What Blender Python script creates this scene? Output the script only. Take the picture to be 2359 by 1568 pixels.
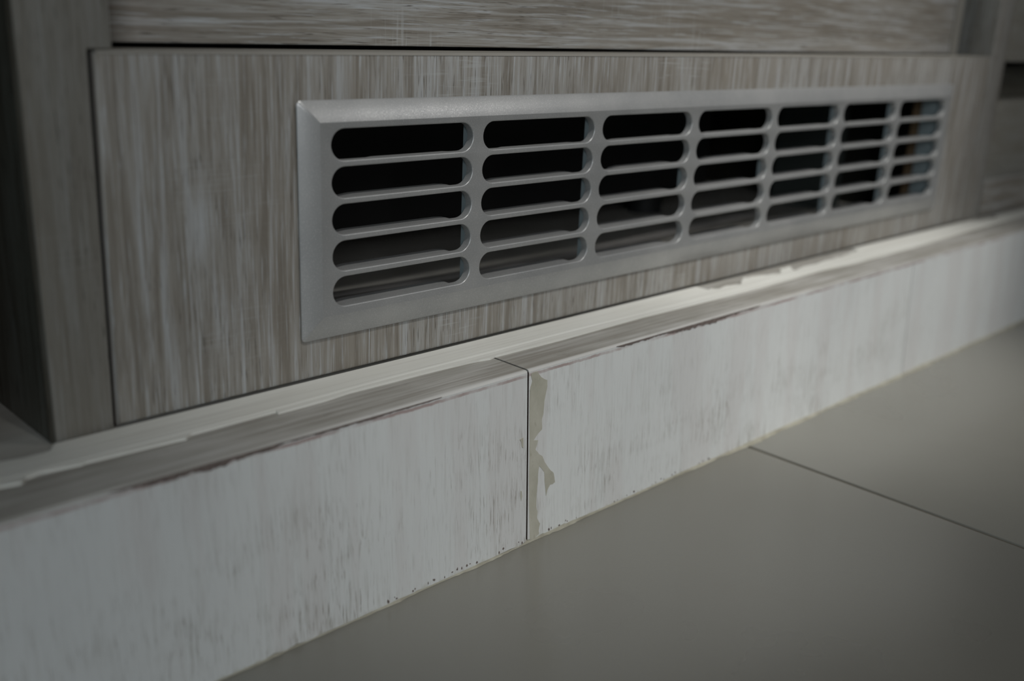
import bpy, math, random
from mathutils import Matrix, Vector
random.seed(7)
for o in list(bpy.data.objects): bpy.data.objects.remove(o)
S = bpy.context.scene
COL = S.collection

# ---------------------------------------------------------------- camera
cd = bpy.data.cameras.new('camera'); cam = bpy.data.objects.new('camera', cd); COL.objects.link(cam)
R3 = ((0.7168544596, 0.1813483620, -0.6732254120), (-0.6960470990, 0.2421920172, -0.6759152778), (0.0404736922, 0.9531294762, 0.2998434289))
M = Matrix(R3).to_4x4(); M.translation = Vector((-0.175514, -0.275584, 0.104200)); cam.matrix_world = M
cd.sensor_width = 36.0; cd.lens = 2327.246 / 2359 * 36; cd.clip_start = 0.01; cd.clip_end = 50
cd.dof.use_dof = True; cd.dof.focus_distance = 0.368; cd.dof.aperture_fstop = 6.5
S.camera = cam
S.view_settings.view_transform = 'Standard'; S.view_settings.look = 'None'
S.view_settings.gamma = 1; S.view_settings.use_curve_mapping = False
S.view_settings.exposure = -0.05

# ---------------------------------------------------------------- light
w = bpy.data.worlds.new('world'); S.world = w; w.use_nodes = True
w.node_tree.nodes['Background'].inputs[0].default_value = (0.93, 0.97, 1.0, 1); w.node_tree.nodes['Background'].inputs[1].default_value = 0.012
def area(name, loc, target, size, power, col):
    l = bpy.data.lights.new(name, 'AREA'); l.shape = 'RECTANGLE'; l.size, l.size_y = size; l.energy = power; l.color = col
    o = bpy.data.objects.new(name, l); COL.objects.link(o); o.location = loc
    o.rotation_euler = (Vector(target) - Vector(loc)).to_track_quat('-Z', 'Y').to_euler(); return o
def spot(name, loc, target, power, col, cone, radius):
    l = bpy.data.lights.new(name, 'SPOT'); l.energy = power; l.color = col; l.spot_size = math.radians(cone); l.spot_blend = 1.0; l.shadow_soft_size = radius
    o = bpy.data.objects.new(name, l); COL.objects.link(o); o.location = loc
    o.rotation_euler = (Vector(target) - Vector(loc)).to_track_quat('-Z', 'Y').to_euler(); return o
spot('pool_spot', (.50, -1.0, 1.9), (.36, 0, -.02), 122, (1.0, .992, .955), 12, .06)  # both spots are added, tight cones shaped to pool light on the plinth
spot('pool_spot', (.10, -1.1, 1.7), (.12, 0, -.02), 66, (1.0, .992, .955), 12, .06)
area('window_light', (-1.0, -1.6, .7), (.15, 0, 0), (.6, .6), 8.0, (.945, .975, 1.0))
area('bevel_highlight_light', (.92, -.93, .84), (.05, 0, .075), (.20, .20), 1.45, (1.0, .99, .97))  # added to put a highlight on the grille's top bevel
area('side_window_light', (-1.5, -.9, .55), (.15, 0, 0), (.9, .9), 1.7, (.50, .87, 1.0))

# ---------------------------------------------------------------- node helpers
class NT:
    def __init__(s, name):
        s.m = bpy.data.materials.new(name); s.m.use_nodes = True; s.n = s.m.node_tree.nodes; s.l = s.m.node_tree.links
        s.b = s.n['Principled BSDF']; tc = s.n.new('ShaderNodeTexCoord'); s.co = tc.outputs['Object']
    def val(s, sock, v):
        if isinstance(v, bpy.types.NodeSocket): s.l.new(v, sock)
        elif v is not None: sock.default_value = v
    def noise(s, scale, detail=4, rough=0.55, sc=1.0, dist=0.0, off=(0, 0, 0), co=None):
        mp = s.n.new('ShaderNodeMapping'); mp.inputs['Scale'].default_value = scale; mp.inputs['Location'].default_value = off
        s.l.new(co or s.co, mp.inputs[0]); t = s.n.new('ShaderNodeTexNoise'); t.inputs['Scale'].default_value = sc
        t.inputs['Detail'].default_value = detail; t.inputs['Roughness'].default_value = rough; t.inputs['Distortion'].default_value = dist
        s.l.new(mp.outputs[0], t.inputs['Vector']); return t.outputs['Fac']
    def ramp(s, f, a, b, va=0.0, vb=1.0):
        r = s.n.new('ShaderNodeMapRange'); r.inputs[1].default_value = a; r.inputs[2].default_value = b
        r.inputs[3].default_value = va; r.inputs[4].default_value = vb; s.l.new(f, r.inputs[0]); return r.outputs[0]
    def mix(s, f, a, b):
        m = s.n.new('ShaderNodeMix'); m.data_type = 'RGBA'; s.val(m.inputs[0], f); s.val(m.inputs[6], a); s.val(m.inputs[7], b); return m.outputs[2]
    def mul(s, a, b, op='MULTIPLY'):
        m = s.n.new('ShaderNodeMath'); m.operation = op; s.val(m.inputs[0], a); s.val(m.inputs[1], b); return m.outputs[0]
    def xyz(s):
        x = s.n.new('ShaderNodeSeparateXYZ'); s.l.new(s.co, x.inputs[0]); return x.outputs
    def bump(s, h, strength=0.3, dist=0.0005):
        b = s.n.new('ShaderNodeBump'); b.inputs['Strength'].default_value = strength; b.inputs['Distance'].default_value = dist
        s.l.new(h, b.inputs['Height']); s.l.new(b.outputs[0], s.b.inputs['Normal'])
    def out(s, col, rough=0.5, metal=0.0, spec=0.5):
        s.val(s.b.inputs['Base Color'], col); s.val(s.b.inputs['Roughness'], rough); s.b.inputs['Metallic'].default_value = metal
        s.b.inputs['Specular IOR Level'].default_value = spec; return s.m

def wood(name, axis='z', tone=1.0, off=0.0, warm=0.0, con=1.0):
    n = NT(name)
    def sc(a, b):      # a: frequency across the grain, b: along the grain
        return {'z': (a, a, b), 'x': (b, a, a), 'y': (a, b, a)}[axis]
    d = 0.5 if axis == 'z' else 0.9
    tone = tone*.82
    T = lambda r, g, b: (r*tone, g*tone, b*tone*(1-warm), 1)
    broad = n.noise(sc(28, 3.5), 3, 0.5, dist=d, off=(off, off, off))
    mid = n.noise(sc(260, 11), 4, 0.62, dist=d*1.3, off=(off, 1, off))
    fine = n.noise(sc(1300, 36), 4, 0.65, dist=0.3, off=(2, off, 3))
    pore = n.noise(sc(2000, 90), 2, 0.5, off=(off, 5, 1))
    c = n.mix(n.ramp(broad, 0.35, 0.65), T(.325, .295, .255), T(.40, .385, .36))
    c = n.mix(n.ramp(mid, 0.50, 0.61, 0, .66*con), c, T(.205, .178, .145))
    c = n.mix(n.ramp(mid, 0.48, 0.36, 0, .62*con), c, T(.53, .54, .55))
    c = n.mix(n.ramp(fine, 0.53, 0.66, 0, .85*con), c, T(.25, .22, .185))
    c = n.mix(n.ramp(fine, 0.45, 0.34, 0, .75*con), c, T(.56, .58, .60))
    pm = n.mul(n.ramp(pore, 0.61, 0.68), n.ramp(broad, 0.40, 0.54))
    c = n.mix(n.mul(pm, .8), c, T(.09, .075, .06))
    # pale saw marks across the grain, in patches
    saw = n.ramp(n.noise(sc(45, 900), 2, 0.5, off=(3, off, 8)), 0.56, 0.66)
    patch = n.ramp(n.noise((22, 22, 26), 1, 0.4, off=(off+4, 2, 2)), 0.57, 0.66)
    px = n.xyz()[0]; near = n.mul(n.ramp(px, .02, .06, .3, 1), n.ramp(px, .26, .18, .3, 1))
    c = n.mix(n.mul(n.mul(n.mul(saw, patch), near), .42), c, T(.56, .57, .57))
    n.bump(fine, 0.25, 0.0003)
    return n.out(c, 0.52, spec=0.35)

W_PANEL = wood('grey_oak_vertical', 'z'); W_DOOR = wood('grey_oak_horizontal', 'x', 1.22, 3.0)
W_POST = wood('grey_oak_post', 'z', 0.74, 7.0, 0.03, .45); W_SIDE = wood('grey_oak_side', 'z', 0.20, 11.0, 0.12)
W_RIGHT = wood('grey_oak_right', 'z', 0.97, 5.0, 0, .6); W_RECESS = wood('oak_recess_shade', 'x', 0.30, 2.0, .12); W_NEXT = wood('grey_oak_neighbour', 'x', 0.85, 9.0, .04, .35)
W_NEXT2 = wood('grey_oak_base_strip', 'x', 1.0, 6.0)
n = NT('oak_edge_band'); W_EDGE = n.out(n.mix(n.noise((60, 60, 60), 3), (.23, .215, .19, 1), (.29, .275, .245, 1)), .5)
n = NT('raw_chipboard'); CHIP = n.out(n.mix(n.noise((900, 900, 900), 3), (.10, .062, .03, 1), (.19, .125, .07, 1)), .8)
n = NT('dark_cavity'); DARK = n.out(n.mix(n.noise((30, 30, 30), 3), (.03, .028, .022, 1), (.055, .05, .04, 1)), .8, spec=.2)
n = NT('dark_green_grey'); DGREEN = n.out(n.mix(n.noise((15, 15, 15), 2), (.06, .07, .066, 1), (.085, .097, .09, 1)), .6)
n = NT('black_rubber_gap_shade'); BLACK = n.out((.02, .02, .02, 1), .6)
n = NT('shadow_gap'); GAPM = n.out(n.mix(n.noise((300, 300, 300), 3), (.035, .022, .016, 1), (.09, .06, .045, 1)), .85)
n = NT('blue_grey_board'); BLUEG = n.out(n.mix(n.noise((500, 20, 8), 3), (.24, .30, .32, 1), (.33, .40, .42, 1)), .5)

# silver painted metal with fine sparkle
n = NT('silver_grille')
sp = n.noise((2600, 2600, 2600), 2, .6); cl = n.noise((45, 45, 45), 3)
br = n.noise((4200, 500, 300), 3, .6)
c = n.mix(n.ramp(cl, .3, .7), (.36, .363, .366, 1), (.44, .44, .438, 1))
c = n.mix(n.ramp(sp, .55, .72, 0, .5), c, (.70, .69, .67, 1))
n.bump(n.mul(sp, br), .16, .00006); SILVER = n.out(c, n.ramp(sp, .3, .7, .42, .33), .42)
n = NT('silver_grille_skirt'); SKIRT = n.out(n.mix(n.noise((300, 300, 300), 2), (.30, .36, .38, 1), (.38, .44, .46, 1)), .45, .35)

# white painted wood-look skirting: pores, dirt, pink edge line, dirty foot
def board_mat(name, off, scuff=1.0):
    n = NT(name); X = n.xyz()
    base = n.mix(n.ramp(n.noise((14, 14, 10), 3, off=(off, 0, 0)), .35, .65), (.70, .714, .710, 1), (.745, .757, .748, 1))
    streak = n.noise((950, 950, 34), 4, .6, dist=.25, off=(off, 0, off))
    c = n.mix(n.ramp(streak, .52, .66, 0, .22), base, (.50, .50, .475, 1))
    dirt = n.ramp(n.noise((26, 26, 42), 3, .55, off=(off+3, 0, 1)), .46, .66)
    low = n.ramp(X[2], -.030, -.062, .30, 1.0)
    pore = n.noise((1900, 1900, 75), 3, .6, dist=.3, off=(0, off, 0))
    c = n.mix(n.mul(n.mul(n.ramp(streak, .47, .60), dirt), n.mul(low, .40*scuff)), c, (.37, .35, .31, 1))
    c = n.mix(n.mul(n.mul(n.ramp(pore, .57, .66), n.ramp(dirt, 0, 1, .18, 1)), n.mul(low, .85*scuff)), c, (.20, .175, .145, 1))
    pk = n.ramp(n.noise((90, 10, 10), 2, .5, off=(off, 3, 3)), .48, .60)
    c = n.mix(n.mul(pk, .16), c, (.52, .44, .42, 1))
    # pink-brown line where the paper folds over the edge
    j = n.mul(n.mul(n.noise((260, 30, 30), 3, .6), .0009), X[2], 'ADD')
    up = n.mul(n.ramp(j, -.01665, -.01635), n.ramp(j, -.01525, -.0156))
    c = n.mix(n.mul(up, n.ramp(n.noise((70, 70, 70), 3, off=(off, 9, 0)), .36, .60, .1, .75)), c, (.33, .215, .20, 1))
    foot = n.ramp(n.mul(n.mul(n.noise((220, 220, 60), 3), .006), X[2], 'ADD'), -.0782, -.0800)
    c = n.mix(n.mul(foot, .6), c, (.47, .455, .375, 1))
    n.bump(streak, .22, .0003)
    return n.out(c, .48, spec=.4)
BOARD = [board_mat('white_skirting_a', 0.0), board_mat('white_skirting_b', 5.3), board_mat('white_skirting_c', 9.1, .2)]
# worn top of the skirting
n = NT('worn_ledge'); X = n.xyz()
a = n.noise((14, 420, 40), 4, .62, dist=.3); b_ = n.noise((26, 70, 26), 3, .55, off=(2, 1, 0))
c = n.mix(n.ramp(b_, .34, .66), (.47, .455, .43, 1), (.34, .325, .295, 1))
c = n.mix(n.ramp(a, .47, .63, 0, .6), c, (.235, .215, .185, 1)); c = n.mix(n.ramp(a, .45, .33, 0, .5), c, (.56, .555, .54, 1))
c = n.mix(n.mul(n.mul(n.ramp(X[1], -.0354, -.0364), n.ramp(X[0], -.045, .03, .12, .8)), n.ramp(X[0], .30, .12, .25, 1)), c, (.64, .63, .61, 1))
c = n.mix(n.mul(n.ramp(n.noise((40, 130, 40), 4, .6, off=(6, 0, 0)), .62, .72), .55), c, (.15, .135, .12, 1))
LEDGE = n.out(c, .42, spec=.4)
n = NT('kerb_screed'); c = n.mix(n.ramp(n.noise((9, 60, 20), 4, .6), .35, .65), (.36, .345, .31, 1), (.50, .485, .45, 1)); KERB = n.out(c, .6)
n = NT('cream_sealant'); X = n.xyz()
c = n.mix(n.ramp(n.noise((18, 160, 18), 3), .35, .7), (.76, .75, .70, 1), (.83, .825, .78, 1))
c = n.mix(n.mul(n.ramp(n.noise((9, 700, 9), 3, .5), .55, .64), .25), c, (.50, .47, .44, 1))
CREAM = n.out(c, .42, spec=.4)
n = NT('bare_beige'); c = n.mix(n.ramp(n.noise((90, 90, 60), 4, .65), .3, .7), (.40, .385, .31, 1), (.54, .52, .445, 1))
c = n.mix(n.ramp(n.noise((500, 500, 160), 4, .7), .60, .70, 0, .55), c, (.22, .19, .13, 1)); BARE = n.out(c, .7)
n = NT('dark_wear'); WEAR = n.out(n.mix(n.noise((400, 400, 400), 4), (.07, .055, .05, 1), (.26, .21, .19, 1)), .8)
n = NT('floor_sealant'); SEAL = n.out(n.mix(n.ramp(n.noise((120, 120, 120), 4), .35, .65), (.30, .28, .22, 1), (.44, .42, .345, 1)), .5)
def tile_mat(name, off):
    n = NT(name); a = n.noise((9, 9, 9), 4, .5, off=(off, 0, 0)); s_ = n.noise((1800, 1800, 1800), 2, .6)
    c = n.mix(n.ramp(a, .3, .7), (.262, .254, .226, 1), (.295, .287, .257, 1)); c = n.mix(n.ramp(s_, .4, .7, 0, .12), c, (.21, .20, .175, 1))
    st = n.ramp(n.noise((30, 30, 30), 4, .6, off=(off, 4, 1)), .64, .74)
    c = n.mix(n.mul(st, .12), c, (.24, .22, .17, 1))
    n.bump(s_, .08, .0002); return n.out(c, n.ramp(a, .3, .7, .26, .34), spec=.5)
TILE = [tile_mat('stone_tile_a', 0.), tile_mat('stone_tile_b', 4.)]
n = NT('tile_grout'); GROUT = n.out(n.mix(n.noise((300, 300, 300), 4), (.11, .095, .07, 1), (.19, .165, .125, 1)), .9)
n = NT('painted_wall'); WALL = n.out(n.mix(n.noise((20, 20, 20), 3), (.50, .49, .46, 1), (.55, .54, .51, 1)), .8)

# ---------------------------------------------------------------- mesh helpers
class MB:
    def __init__(s): s.v = []; s.f = []
    def add(s, vs, fs):
        o = len(s.v); s.v += [tuple(v) for v in vs]; s.f += [tuple(i+o for i in f) for f in fs]; return s
    def box(s, x0, x1, y0, y1, z0, z1):
        return s.add([(x0, y0, z0), (x1, y0, z0), (x1, y1, z0), (x0, y1, z0), (x0, y0, z1), (x1, y0, z1), (x1, y1, z1), (x0, y1, z1)],
                     [(0, 3, 2, 1), (4, 5, 6, 7), (0, 1, 5, 4), (1, 2, 6, 5), (2, 3, 7, 6), (3, 0, 4, 7)])
    def loft(s, loops, cap0=True, cap1=True, close=False):
        k = len(loops[0]); o = len(s.v)
        for L in loops: s.v += [tuple(p) for p in L]
        for a in range(len(loops)-1):
            for i in range(k):
                j = (i+1) % k; s.f.append((o+a*k+i, o+a*k+j, o+(a+1)*k+j, o+(a+1)*k+i))
        if cap0: s.f.append(tuple(o+i for i in reversed(range(k))))
        if cap1: s.f.append(tuple(o+(len(loops)-1)*k+i for i in range(k)))
        return s
    def build(s, name, mat, parent=None, bevel=0, smooth=None, seg=2):
        me = bpy.data.meshes.new(name); me.from_pydata(s.v, [], s.f); me.update()
        import bmesh
        bm = bmesh.new(); bm.from_mesh(me)
        if bevel: bmesh.ops.bevel(bm, geom=bm.edges[:], offset=bevel, segments=seg, affect='EDGES', profile=.5)
        bmesh.ops.recalc_face_normals(bm, faces=bm.faces[:]); bm.to_mesh(me); bm.free()
        if smooth or bevel:
            for p in me.polygons: p.use_smooth = True
            me.set_sharp_from_angle(angle=math.radians(smooth or 40))
        me.materials.append(mat); o = bpy.data.objects.new(name, me); COL.objects.link(o)
        if parent: o.parent = parent; o.matrix_parent_inverse = PINV[parent.name]
        return o
PINV = {}
def thing(name, loc, label=None, cat=None, group=None, kind=None):
    o = bpy.data.objects.new(name, None); COL.objects.link(o); o.location = loc; o.empty_display_size = .02
    PINV[o.name] = Matrix.Translation(loc).inverted()
    tag(o, label, cat, group, kind); return o
def sub(o): PINV[o.name] = Matrix.Identity(4); return o    # lets a part carry sub-parts
def tag(o, label=None, cat=None, group=None, kind=None):
    for k, v in (('label', label), ('category', cat), ('group', group), ('kind', kind)):
        if v: o[k] = v
    return o
def prism(poly, axis, a, b):    # poly in the two other axes
    def P(p, t): return {'y': (p[0], t, p[1]), 'z': (p[0], p[1], t), 'x': (t, p[0], p[1])}[axis]
    return MB().loft([[P(p, a) for p in poly], [P(p, b) for p in poly]])

ZL = -.0145; ZF = -.08256          # ledge top, floor
# ================================================================ setting
fl = thing('floor', (0, -.5, ZF), 'grey-beige stone tiled floor in front of the white skirting', kind='structure')
sub_z = ZF-.0105
MB().box(-1.6, 2.2, -1.9, .62, ZF-.03, sub_z).build('screed', GROUT, fl)
MB().box(-1.6, 2.2, -1.9, -.02, sub_z, ZF-.0009).build('grout', GROUT, fl)
g = .0011; k = 0
for (x0, x1) in ((-.981, -.3825), (-.3803, .2180-g), (.2180+g, .8165), (.8187, 1.417)):
    for (y0, y1) in ((-.6400, -.034), (-1.2400, -.6420)):
        MB().box(x0, x1, y0, y1, sub_z, ZF).build('tile', TILE[k % 2], fl, bevel=.0005); k += 1
wb = MB().box(-1.6, 2.2, .62, .66, ZF-.03, 1.2).build('wall_back', WALL); tag(wb, 'plain wall hidden behind the cabinets', kind='structure')

# skirting: three white boards with worn tops on a masonry kerb, sealed with a cream strip
bs = thing('baseboard_front', (0, -.04, ZF), 'white wood-look plinth boards with worn grey top running under the cabinet', kind='structure')
MB().box(-1.0, 1.6, -.0345, -.0012, ZF, ZL-.0012).build('backing', GAPM, bs)
MB().box(-1.0, 1.6, -.001, .615, ZF, ZL-.0003).build('kerb', KERB, bs)
def board(x0, x1, mat, yo=0.0, zb=ZF, lab=None, cr=.0022):
    yt, yb = -.0371-yo, -.0405-yo; r = .0009
    prof = [(-.0015, ZL), (yt+r, ZL), (yt+r*.3, ZL-r*.3), (yt, ZL-r)]
    side = [(yb, zb)]
    m = MB()
    # top plate and front plate are separate meshes so that each keeps its own covering
    top = MB().loft([[(x, y, z) for (y, z) in prof+[(-.0345, ZL-.0012), (-.0015, ZL-.0012)]] for x in (x0, x1)])
    N = max(4, int((x1-x0)/.004)); rr = random.Random(int(x0*1000))
    lo = []
    for i in range(N+1):
        x = x0+(x1-x0)*i/N; z = zb+.0002+abs(rr.gauss(0, .00035))
        if i == 0 or i == N: z += cr*.4
        lo.append((x, z))
    th = .0022
    vs = []; fs = []
    for (x, z) in lo:
        vs += [(x, yt, ZL-r-.00005), (x, yb, z), (x, yb+th, z), (x, yt+th, ZL-r-.00005)]
    for i in range(N):
        a = i*4; b = a+4
        for q in range(4): fs.append((a+q, a+(q+1) % 4, b+(q+1) % 4, b+q))
    fs += [(3, 2, 1, 0), (N*4, N*4+1, N*4+2, N*4+3)]
    fr = MB().add(vs, fs).build('board', mat, bs); fr.data.materials.append(GAPM)
    for q in (-1, -2): fr.data.polygons[q].material_index = 1  # board ends coloured dark to stand in for shade in the open joint
    if lab: fr['label'] = lab
    sub(fr); top.build('board_top', LEDGE, fr, smooth=60)
    return fr
XJ = .0707
b1 = board(-1.0, XJ-.00045, BOARD[0], .0003, lab='left white plinth board, ending at the dark open joint')
b2 = board(XJ+.0006, .3796, BOARD[1], 0, lab='middle white plinth board with the peeled beige strip at its left end')
b3 = board(.3799, 1.6, BOARD[2], 0, lab='right white plinth board beyond the faint hairline joint')

FRONT = [(-0.99, -0.0195), (-0.5, -0.0185), (-.25, -.0193), (-0.1023, -0.0193), (-0.0974, -0.0204), (-0.0954, -0.0179), (-0.0917, -0.0172), (-0.0813, -0.0186), (-0.08, -0.0181), (-0.0655, -0.019), (-0.0539, -0.0196), (-0.0519, -0.02), (-0.0491, -0.0177), (-0.0206, -0.0174), (-0.0208, -0.0191), (-0.0029, -0.0188), (0.0066, -0.0176), (0.0247, -0.0178), (0.0394, -0.0179), (0.0594, -0.0188), (0.0679, -0.0203), (0.071, -0.0195), (0.0813, -0.0195), (0.096, -0.0198), (0.1082, -0.0199), (0.1587, -0.0188), (0.1996, -0.0198), (0.2468, -0.0205), (0.2736, -0.0203), (0.3046, -0.0193), (0.3428, -0.0211), (0.4151, -0.021), (0.5195, -0.0175), (0.6001, -0.0169), (1.59, -.0175)]
BACK = [(1.59, -.0040), (0.6306, -0.0050), (0.5818, -0.0046), (0.5638, -0.0105), (0.5628, -0.0085), (0.544, -0.006), (0.5369, -0.0030), (.40, -.0012),
        (0.3746, -0.0013), (.3742, -.0056), (0.3622, -0.0074), (0.3387, -0.0093), (.3310, -.0086), (0.3197, -0.0105), (.3060, -.0098), (0.2939, -0.0117), (0.3005, -0.0053), (0.2916, -0.0049), (0.2817, -0.011), (0.2754, -0.0091), (0.2629, -0.0055), (0.2555, -0.0052), (0.2445, -0.0119), (0.2356, -0.0089), (0.2279, -0.0108), (0.2240, -.0080), (0.2215, -0.0085), (0.2215, -0.0012),
        (-.0600, -.0012), (-0.0817, -0.0012), (-.0845, -.0052), (-0.0875, -0.0058), (-0.0974, -0.0044), (-.11, -.0035), (-.99, -.003)]
rj = random.Random(12); BK = []
for (p_, q_) in zip(BACK, BACK[1:]+[FRONT[0]]):
    BK.append(p_); L_ = math.hypot(q_[0]-p_[0], q_[1]-p_[1])
    if L_ < .03 and p_[1] < -.004: BK += [(p_[0]+(q_[0]-p_[0])*t_+rj.uniform(-.0002, .0002), p_[1]+(q_[1]-p_[1])*t_+rj.uniform(-.0006, .0006)) for t_ in (.2, .4, .6, .8)]
poly = FRONT+BK
cream = prism(poly, 'z', ZL+.00002, ZL+.0008).build('sealant_strip', CREAM, bs); cream['label'] = 'cream strip with ragged edges along the worn top, chipped under the right of the vent'
# low raised line running along the cream strip
rid = []
for i in range(200):
    x = -.12+.75*i/199; rid.append((x, -.0150+.0006*math.sin(x*21)+.0003*math.sin(x*67)))
m = MB()
for (x, y), (x2, y2) in zip(rid, rid[1:]):
    m.add([(x, y-.0012, ZL+.0008), (x, y, ZL+.0012), (x, y+.0012, ZL+.0008), (x2, y2-.0012, ZL+.0008), (x2, y2, ZL+.0012), (x2, y2+.0012, ZL+.0008)], [(0, 1, 4, 3), (1, 2, 5, 4)])
m.build('sealant_ridge', CREAM, bs, smooth=60)

# peeled patches and chipped edges on the boards (thin pieces following the sloping face)
def yface(z): t = (ZL-z)/(ZL-ZF); return -.0371-.0034*t
def facepatch(poly, name, mat, parent, lift=.00012, yo=0.0):
    L0 = [(x, yface(z)-yo-lift, z) for x, z in poly]; L1 = [(x, yface(z)-yo+.0004, z) for x, z in poly]
    return MB().loft([L0, L1]).build(name, mat, parent)
PATCH = [(0.0724, -0.0162), (0.0745, -0.0158), (0.0758, -0.0160), (0.0762, -0.0168), (0.0776, -0.0185), (0.0795, -0.0197), (0.0808, -0.0203), (0.0809, -0.0227), (0.0802, -0.0252), (0.0794, -0.0281), (0.079, -0.0326), (0.0782, -0.0351), (0.0784, -0.0388), (0.0762, -0.0401), (0.0747, -0.0414), (0.0739, -0.042), (0.0764, -0.0427), (0.0758, -0.0444), (0.075, -0.0459), (0.0768, -0.0481), (0.0788, -0.0497), (0.0801, -0.0524), (0.0817, -0.0545), (0.0834, -0.0567), (0.085, -0.0581), (0.0856, -0.0603), (0.0859, -0.0621), (0.0846, -0.0626), (0.0832, -0.0624), (0.0817, -0.0643), (0.0811, -0.0664), (0.0804, -0.0616), (0.0799, -0.0563), (0.0788, -0.0548), (0.0771, -0.0529), (0.0767, -0.0553), (0.0765, -0.0598), (0.076, -0.0637), (0.0758, -0.0688), (0.0765, -0.0713), (0.0764, -0.0742), (0.078, -0.0768), (0.0774, -0.0792), (0.0775, -0.0810), (0.0754, -0.0818), (0.0726, -0.0818), (0.0722, -0.0735), (0.0718, -0.0561), (0.072, -0.0478), (0.0719, -0.0395), (0.0717, -0.0286), (0.0718, -0.0222), (0.073, -0.0188), (0.0724, -0.017)]
def jag(poly, amp, seed, sub_=3):
    rr = random.Random(seed); out = []
    for i, p in enumerate(poly):
        q = poly[(i+1) % len(poly)]; L = math.hypot(q[0]-p[0], q[1]-p[1]); out.append(p)
        for s_ in range(1, sub_): t = s_/sub_; out.append((p[0]+(q[0]-p[0])*t+rr.uniform(-amp, amp), p[1]+(q[1]-p[1])*t+rr.uniform(-amp, amp)))
    return out
facepatch(jag(PATCH, .00009, 1), 'peeled_patch', BARE, b2)['label'] = 'beige patch where the white covering has peeled'
facepatch([(0.0665, -0.0397), (0.0683, -0.0394), (0.0684, -0.0435), (0.0676, -0.0428), (0.0673, -0.0408)], 'peeled_patch', BARE, b1, yo=.0003)
facepatch([(0.0672, -0.0600), (0.0677, -0.0603), (0.0680, -0.0625), (0.0675, -0.0640), (0.0671, -0.0620)], 'peeled_patch', BARE, b1, yo=.0003)
def chip_strip(x0, x1, th, seed, parent, zc=ZL-.0006, yo=0.0, step=.0009):
    rr = random.Random(seed); n_ = int((x1-x0)/step); up = []; dn = []; v = 0
    for i in range(n_+1):
        t = i/n_; x = x0+(x1-x0)*t; e = math.sin(math.pi*min(1, max(0, t)))**.5; v = .6*v+.4*rr.random()*1.6
        up.append((x, zc)); dn.append((x, zc-(.00008+th*e*v)))
    return facepatch(up+dn[::-1], 'chipped_edge', WEAR, parent, yo=yo, lift=.00015)
chip_strip(-.082, -.030, .0016, 3, b1, yo=.0003); chip_strip(-.033, .030, .0006, 4, b1, yo=.0003)
chip_strip(.120, .1500, .0009, 5, b2); chip_strip(.148, .208, .0017, 6, b2); chip_strip(.207, .222, .0006, 8, b2)
# dark specks and nibbles at the foot
rr = random.Random(5)
for i in range(46):
    x = rr.choice([rr.uniform(.005, .069), rr.uniform(.075, .19)]); wd = rr.uniform(.0003, .0011); h = rr.uniform(.0002, .0008)
    z = ZF+.0010+rr.uniform(0, .0012)
    facepatch([(x, z), (x+wd*.5, z-h*.5), (x+wd, z), (x+wd*.7, z+h), (x+wd*.2, z+h*.8)], 'foot_chip', WEAR, b1 if x < XJ else b2, yo=.0003 if x < XJ else 0)
# thin line of sealant and dust where the boards meet the floor
m = MB(); rr = random.Random(9); N = 620; loops = []
for i in range(N+1):
    x = -.25+1.25*i/N; wv = .00035+.0003*math.sin(x*37)+.00045*math.sin(x*141+1)+rr.uniform(-.00025, .00025)
    wv = max(.0003, wv+(.0010 if x > .20 else 0)); h = .0004+.0002*math.sin(x*83)
    loops.append([(x, -.0396, ZF+.0002), (x, -.0396, ZF+.0012+h), (x, -.0407-wv*.35, ZF+h), (x, -.0407-wv, ZF+.00005), (x, -.0405, ZF-.0002)])
m.loft(loops).build('floor_sealant', SEAL, bs, smooth=70)

# ================================================================ cabinet
cab = thing('kitchen_cabinet', (.24, .30, ZL), 'grey oak-look kitchen cabinet with a vented kick panel below its drawer', 'cabinet')
XL0, XL1 = -.0820, -.0562
# left stile / side panel, notched for the kick panel
prism([(XL0+.0012, ZL+.0001), (-.0641, ZL+.0001), (-.0630, .0931), (XL1, .0931), (XL1, .80), (XL0+.0012, .80)], 'y', 0.0, .018).build('side_stile', W_POST, cab, bevel=.0005)
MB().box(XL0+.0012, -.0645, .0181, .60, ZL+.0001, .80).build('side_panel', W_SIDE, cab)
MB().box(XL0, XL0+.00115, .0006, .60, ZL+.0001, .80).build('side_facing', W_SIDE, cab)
prism([(-.06405, ZL+.0003), (-.06285, ZL+.0003), (-.06125, .0922), (-.06295, .0922)], 'y', .0022, .0170).build('joint_shade', BLACK, cab)  # black insert added as the shade in the gap beside the kick panel
# right stile and side
prism([(.5352, ZL+.0004), (.5352, .0931), (.5340, .0931), (.5340, .80), (.5575, .80), (.5585, ZL+.0004)], 'y', 0.0, .018).build('side_stile', W_RIGHT, cab, bevel=.0005)
MB().box(.5342, .5560, .0181, .60, ZL+.0004, .80).build('side_panel', W_RIGHT, cab)
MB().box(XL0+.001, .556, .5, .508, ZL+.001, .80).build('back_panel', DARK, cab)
MB().box(.5328, .5341, .0185, .499, ZL+.0004, .0925).build('base_shade_sheet', DARK, cab)  # dark sheet added to stand in for shade on the inner side
MB().box(-.0635, .5325, .040, .499, .0958, .112).build('bottom_panel', DARK, cab)
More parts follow.
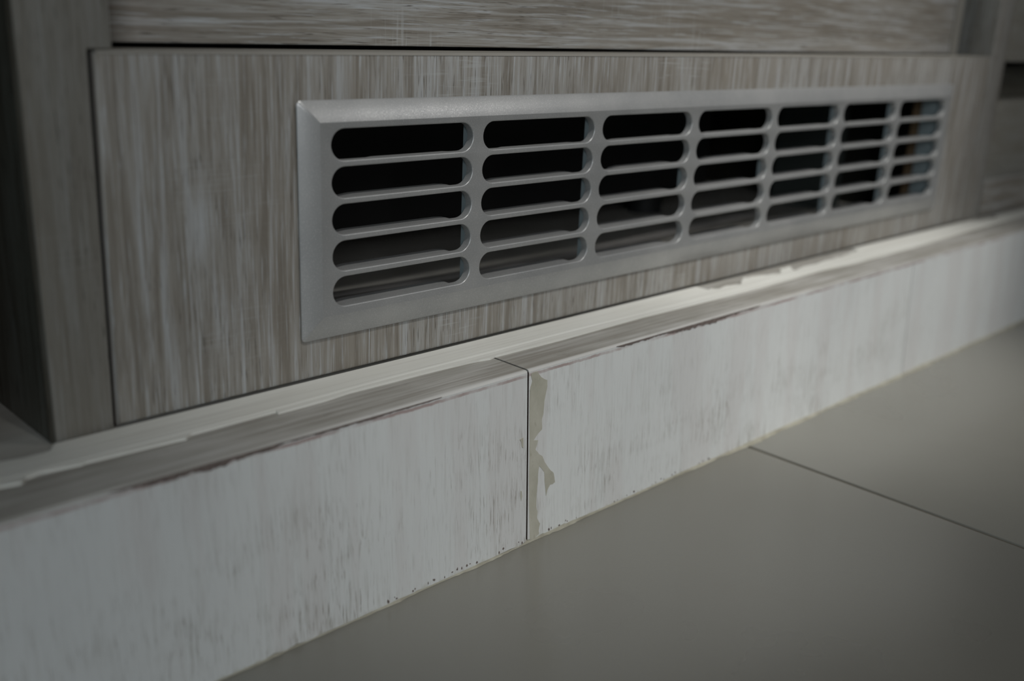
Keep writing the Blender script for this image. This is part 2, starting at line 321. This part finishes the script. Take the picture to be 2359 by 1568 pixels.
# kick panel with the cut-out behind the grille
sx, L, p, s1, rp, r, H, W = .01096, .06078, .0658, .01395, .01215, .00507, .0786, .480
z0 = H-s1
cx0, cx1, cz0, cz1 = .0062, .470, .0035, .0722
kx0b, kx0t, kx1 = -.0628, -.0612, .5346; zt0, zt1 = .0924, .0951; zb = ZL+.00095
def kp(y, c=0.0):
    o = [(kx0b+c, y, zb+c), (kx1-c, y, zb+c), (kx1-c, y, zt1-c), (kx0t+c, y, zt0-c)]
    return o
def inn(y): return [(cx0, y, cz0), (cx1, y, cz0), (cx1, y, cz1), (cx0, y, cz1)]
lp = [inn(.018), inn(.0), kp(.0, .0009), kp(.0003, .0003), kp(.0009, 0), kp(.018, 0), inn(.018)]
kick = MB().loft(lp, False, False).build('kick_panel', W_PANEL, cab, smooth=50); kick['label'] = 'vertical-grained kick panel holding the vent'
sub(kick)
# pale edge band on the panel's top
MB().loft([[(kx0t+.0005, .0002, zt0+.00002), (kx0t+.0005, .0178, zt0+.00002), (kx0t+.0005, .0178, zt0+.0004), (kx0t+.0005, .0004, zt0+.0004), (kx0t+.0005, -.0001, zt0-.0006)],
           [(kx1-.0005, .0002, zt1+.00002), (kx1-.0005, .0178, zt1+.00002), (kx1-.0005, .0178, zt1+.0004), (kx1-.0005, .0004, zt1+.0004), (kx1-.0005, -.0001, zt1-.0006)]]).build('edge_band', W_EDGE, kick)
# raw edge of the cut-out, seen through the last slots
def frame4(x0, x1, a0, a1, ya, yb, t):
    m = MB(); m.box(x0, x1, ya, yb, a0, a0+t); m.box(x0, x1, ya, yb, a1-t, a1); m.box(x0, x0+t, ya, yb, a0+t, a1-t); m.box(x1-t, x1, ya, yb, a0+t, a1-t); return m
for xx in (cx0+.0001, cx1-.0005): MB().box(xx, xx+.0004, .0122, .01795, cz0+.0001, cz1-.0001).build('cut_edge', CHIP, kick)
# drawer front, set back 19 mm, with its edge strip and the dark line beside it
drw = prism([(-.0536, .0942), (.116, .0947), (.5115, .0960), (.5115, .80), (-.0536, .80)], 'y', .019, .037).build('drawer_front', W_DOOR, cab, bevel=.0006)
drw['label'] = 'horizontal-grained drawer front set back above the kick panel'
MB().box(.5117, .5126, .0200, .036, .0962, .80).build('edge_strip', GAPM, sub(drw))
MB().box(.5127, .5240, .0192, .037, .0955, .80).build('edge_strip', W_EDGE, drw)

# ================================================================ grille
gr = thing('vent_grille', (W/2, 0, 0), 'silver metal vent grille with five rows of rounded slots set in the kick panel', 'vent')
YF = -.0034; C = .00048
PROF = [(C, YF), (C*.62, YF+C*.07), (C*.29, YF+C*.29), (C*.07, YF+C*.62), (0, YF+C), (0, -.0001)]
NA = 14
def arc(xc, zc, off, a0, a1):
    return [(xc+(r+off)*math.cos(math.radians(a0+(a1-a0)*i/NA)), zc+(r+off)*math.sin(math.radians(a0+(a1-a0)*i/NA))) for i in range(NA+1)]
def piece(fn, name, mat, parent, extra=None):
    m = MB(); m.loft([[(x, y, z) for x, z in fn(off)] for off, y in PROF])
    if extra: extra(m)
    return m.build(name, mat, parent, smooth=35)
zk = [z0-k*rp for k in range(5)]
XLs = [sx+i*p for i in range(7)]; XRs = [x+L for x in XLs]
IN = .0068; IB = .0082; e_ = 0.0
def left_member(off):
    P = []
    for z in zk: P += arc(XLs[0]+r, z, off, 90, 270)
    return P+[(IN, zk[4]-r-off), (IN, zk[0]+r+off)]
def right_member(off):
    P = []
    for z in reversed(zk): P += arc(XRs[6]-r, z, off, -90, 90)
    return P+[(W-IN, zk[0]+r+off), (W-IN, zk[4]-r-off)]
def rr_loop(inset, y, rad, n=5):
    x0, x1, a0, a1 = inset, W-inset, inset, H-inset; P = []
    for (cx, cz, s) in ((x1-rad, a0+rad, -90), (x1-rad, a1-rad, 0), (x0+rad, a1-rad, 90), (x0+rad, a0+rad, 180)):
        for i in range(n): a = math.radians(s+90*i/(n-1)); P.append((cx+rad*math.cos(a), y, cz+rad*math.sin(a)))
    return P
inner_loop = []
for (x, z) in ((W-IN, IB), (W-IN, H-IN), (IN, H-IN), (IN, IB)):
    inner_loop += [(x, YF, z)]*5
fm = MB()
def rim_loop(k_):   # small roll between the bevel and the face
    return [(x+(.0004*k_ if x < W/2 else -.0004*k_), YF, z+(.0004*k_ if z < H/2 else -.0004*k_)) for x, y, z in inner_loop]
fm.loft([rr_loop(.0011, -.0001, .0014), rr_loop(.0010, -.0004, .0014), rr_loop(.0001, -.00045, .0016), rr_loop(0, -.0007, .0016), rr_loop(.0004, -.0011, .0013), inner_loop], False, False)
for fn in (left_member, right_member): fm.loft([[(x, y, z) for x, z in fn(off)] for off, y in PROF])
fm.loft([[(IN, y, zk[0]+r+off), (W-IN, y, zk[0]+r+off), (W-IN, y, H-IN), (IN, y, H-IN)] for off, y in PROF])
fm.loft([[(IN, y, IB), (W-IN, y, IB), (W-IN, y, zk[4]-r-off), (IN, y, zk[4]-r-off)] for off, y in PROF])
frm = fm.build('frame', SILVER, gr, smooth=35)
for i in range(6):
    xa, xb = XRs[i]-r, XLs[i+1]+r
    def div(off):
        P = []
        for z in zk: P += arc(xa, z, off, 90, -90)
        for z in reversed(zk): P += arc(xb, z, off, 270, 90)
        return P
    piece(div, 'divider', SILVER, gr)
first = None
for i in range(7):
    for k in range(4):
        if first is None:
            x0, x1 = XLs[0]+r, XRs[0]-r
            def bar(off): return [(x0, zk[1]+r+off), (x1, zk[1]+r+off), (x1, zk[0]-r-off), (x0, zk[0]-r-off)]
            first = piece(bar, 'slat', SILVER, gr)
        else:
            o = first.copy(); COL.objects.link(o); o.parent = gr
            o.matrix_parent_inverse = first.matrix_parent_inverse; o.location = (i*p, 0, -k*rp)
# short ribs behind the slots and deeper sleeves of the bars
no_rib = {(2, 0), (2, 1), (2, 3), (2, 4), (3, 0), (3, 1), (3, 3), (3, 4)}
for i in range(6):
    for k in range(5):
        if (i, k) in no_rib: continue
        x = XRs[i]
        MB().box(x, x+.0012, -.0002, .0021, zk[k]-r-.0006, zk[k]+r+.0006).build('rib', SKIRT, gr)
# worn burrs of the casting behind the slats (the soft humps seen on their upper edge)
for i in range(7):
    for k in range(5):
        x0, x1 = XLs[i]+r, XRs[i]-r; zc = (zk[k]+zk[k+1])/2 if k < 4 else zk[4]-r-.00101; a = random.Random(i*7+k)
        xs = x0+a.uniform(.0, .010) if k < 2 else x0-.001
        pts = [(xs, zc-.0006), (x1+.0010, zc-.0006), (x1-.0012, zc+.0006), (x1-.005, zc+.00085), (xs+.006, zc+.00085), (xs+.0015, zc+.0004)]
        prism(pts, 'y', -.0002, .0022 if k < 1 else .0062).build('slat_back', SILVER, gr)
# mounting sleeve inside the cut-out
frame4(cx0+.0006, cx1-.0006, cz0+.0006, cz1-.0006, .00005, .0120, .0007).build('sleeve', SKIRT, gr)

# ================================================================ inside the base
# appliance body, its feet and loose cables lying on the kerb behind the grille
ap = thing('built_in_appliance', (.17, .25, ZL), 'dark body of a built-in appliance barely visible through the upper slots of the vent', 'appliance')
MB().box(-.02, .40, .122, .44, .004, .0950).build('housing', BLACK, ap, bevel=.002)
for x in (.01, .37):
    for y in (.15, .41): MB().loft([[(x+.012*math.cos(a*math.pi/6), y+.012*math.sin(a*math.pi/6), z) for a in range(12)] for z in (ZL-.0002, .005)]).build('foot', BLACK, ap, smooth=40)
dv = MB().box(.489, .500, .0765, .1250, ZL-.0002, .093).build('support_block', DGREEN)
tag(dv, 'dark grey-green upright block behind the fifth column of vent slots', 'block')
tb = MB()
tb.loft([[(.523+.004*math.cos(a*math.pi/6), .110+.004*math.sin(a*math.pi/6), z) for a in range(12)] for z in (ZL-.0002, .0955)])
tb = tb.build('pipe', BLUEG, smooth=50); tag(tb, 'thin upright blue-grey pipe seen through the sixth column of vent slots', 'pipe')

CABLE = [(.042, .0028, 0.0, 'grey cable nearest the back of the vent, lying behind its lowest slots'), (.060, .0032, 1.7, 'middle grey cable lying behind the lowest row of vent slots'), (.081, .0028, 3.1, 'farthest grey cable on the floor inside the base')]
n = NT('grey_cable'); CAB = n.out((.30, .285, .27, 1), .5)
for y0, rad, ph, lab in CABLE:
    loops = []
    for i in range(61):
        x = -.05+.46*i/60; y = y0+.008*math.sin(x*11+ph)
        loops.append([(x, y+rad*math.cos(a*math.pi/5), ZL-.0002+rad+rad*math.sin(a*math.pi/5)) for a in range(10)])
    tag(MB().loft(loops).build('cable', CAB, smooth=50), lab, 'cable', 'cables inside the cabinet base')

# ================================================================ neighbouring units
nb = thing('kitchen_cabinet', (.86, .3, ZL), 'blurred grey-brown cabinet beyond the vented one at the right edge', 'cabinet')
MB().box(.5600, 1.16, .0010, .0190, .0925, .80).build('door', W_NEXT, nb, bevel=.0006)
MB().box(.5600, 1.16, .0220, .0480, .0665, .0890).build('recess_panel', W_RECESS, nb)  # shade of the recess is put into the darkened wood colour
MB().box(.5600, 1.16, .0300, .0480, .0892, .10).build('recess_back', DARK, nb)
MB().box(.5600, 1.16, .0030, .0290, .0120, .0660).build('kick_panel', W_NEXT, nb, bevel=.0006)
MB().box(.5600, 1.16, -.0005, .0290, ZL+.0012, .0118).build('base_strip', W_NEXT2, nb, bevel=.0006)
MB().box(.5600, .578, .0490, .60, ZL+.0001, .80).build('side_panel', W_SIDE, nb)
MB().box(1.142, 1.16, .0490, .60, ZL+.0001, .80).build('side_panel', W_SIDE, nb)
lf = thing('kitchen_cabinet', (-.55, .3, ZL), 'cabinet unit left of the dark gap, outside the frame', 'cabinet')
MB().box(-.80, -.112, .0005, .0190, ZL+.0012, .80).build('door', W_POST, lf, bevel=.0006)
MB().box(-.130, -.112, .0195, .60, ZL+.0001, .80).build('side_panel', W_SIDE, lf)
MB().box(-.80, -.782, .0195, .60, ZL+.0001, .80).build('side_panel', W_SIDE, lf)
wt = thing('worktop', (.2, .3, .80), 'stone worktop over the cabinets, above the frame', 'worktop')
MB().box(-.82, 1.18, -.02, .615, .8005, .84).build('slab', LEDGE, wt, bevel=.002)
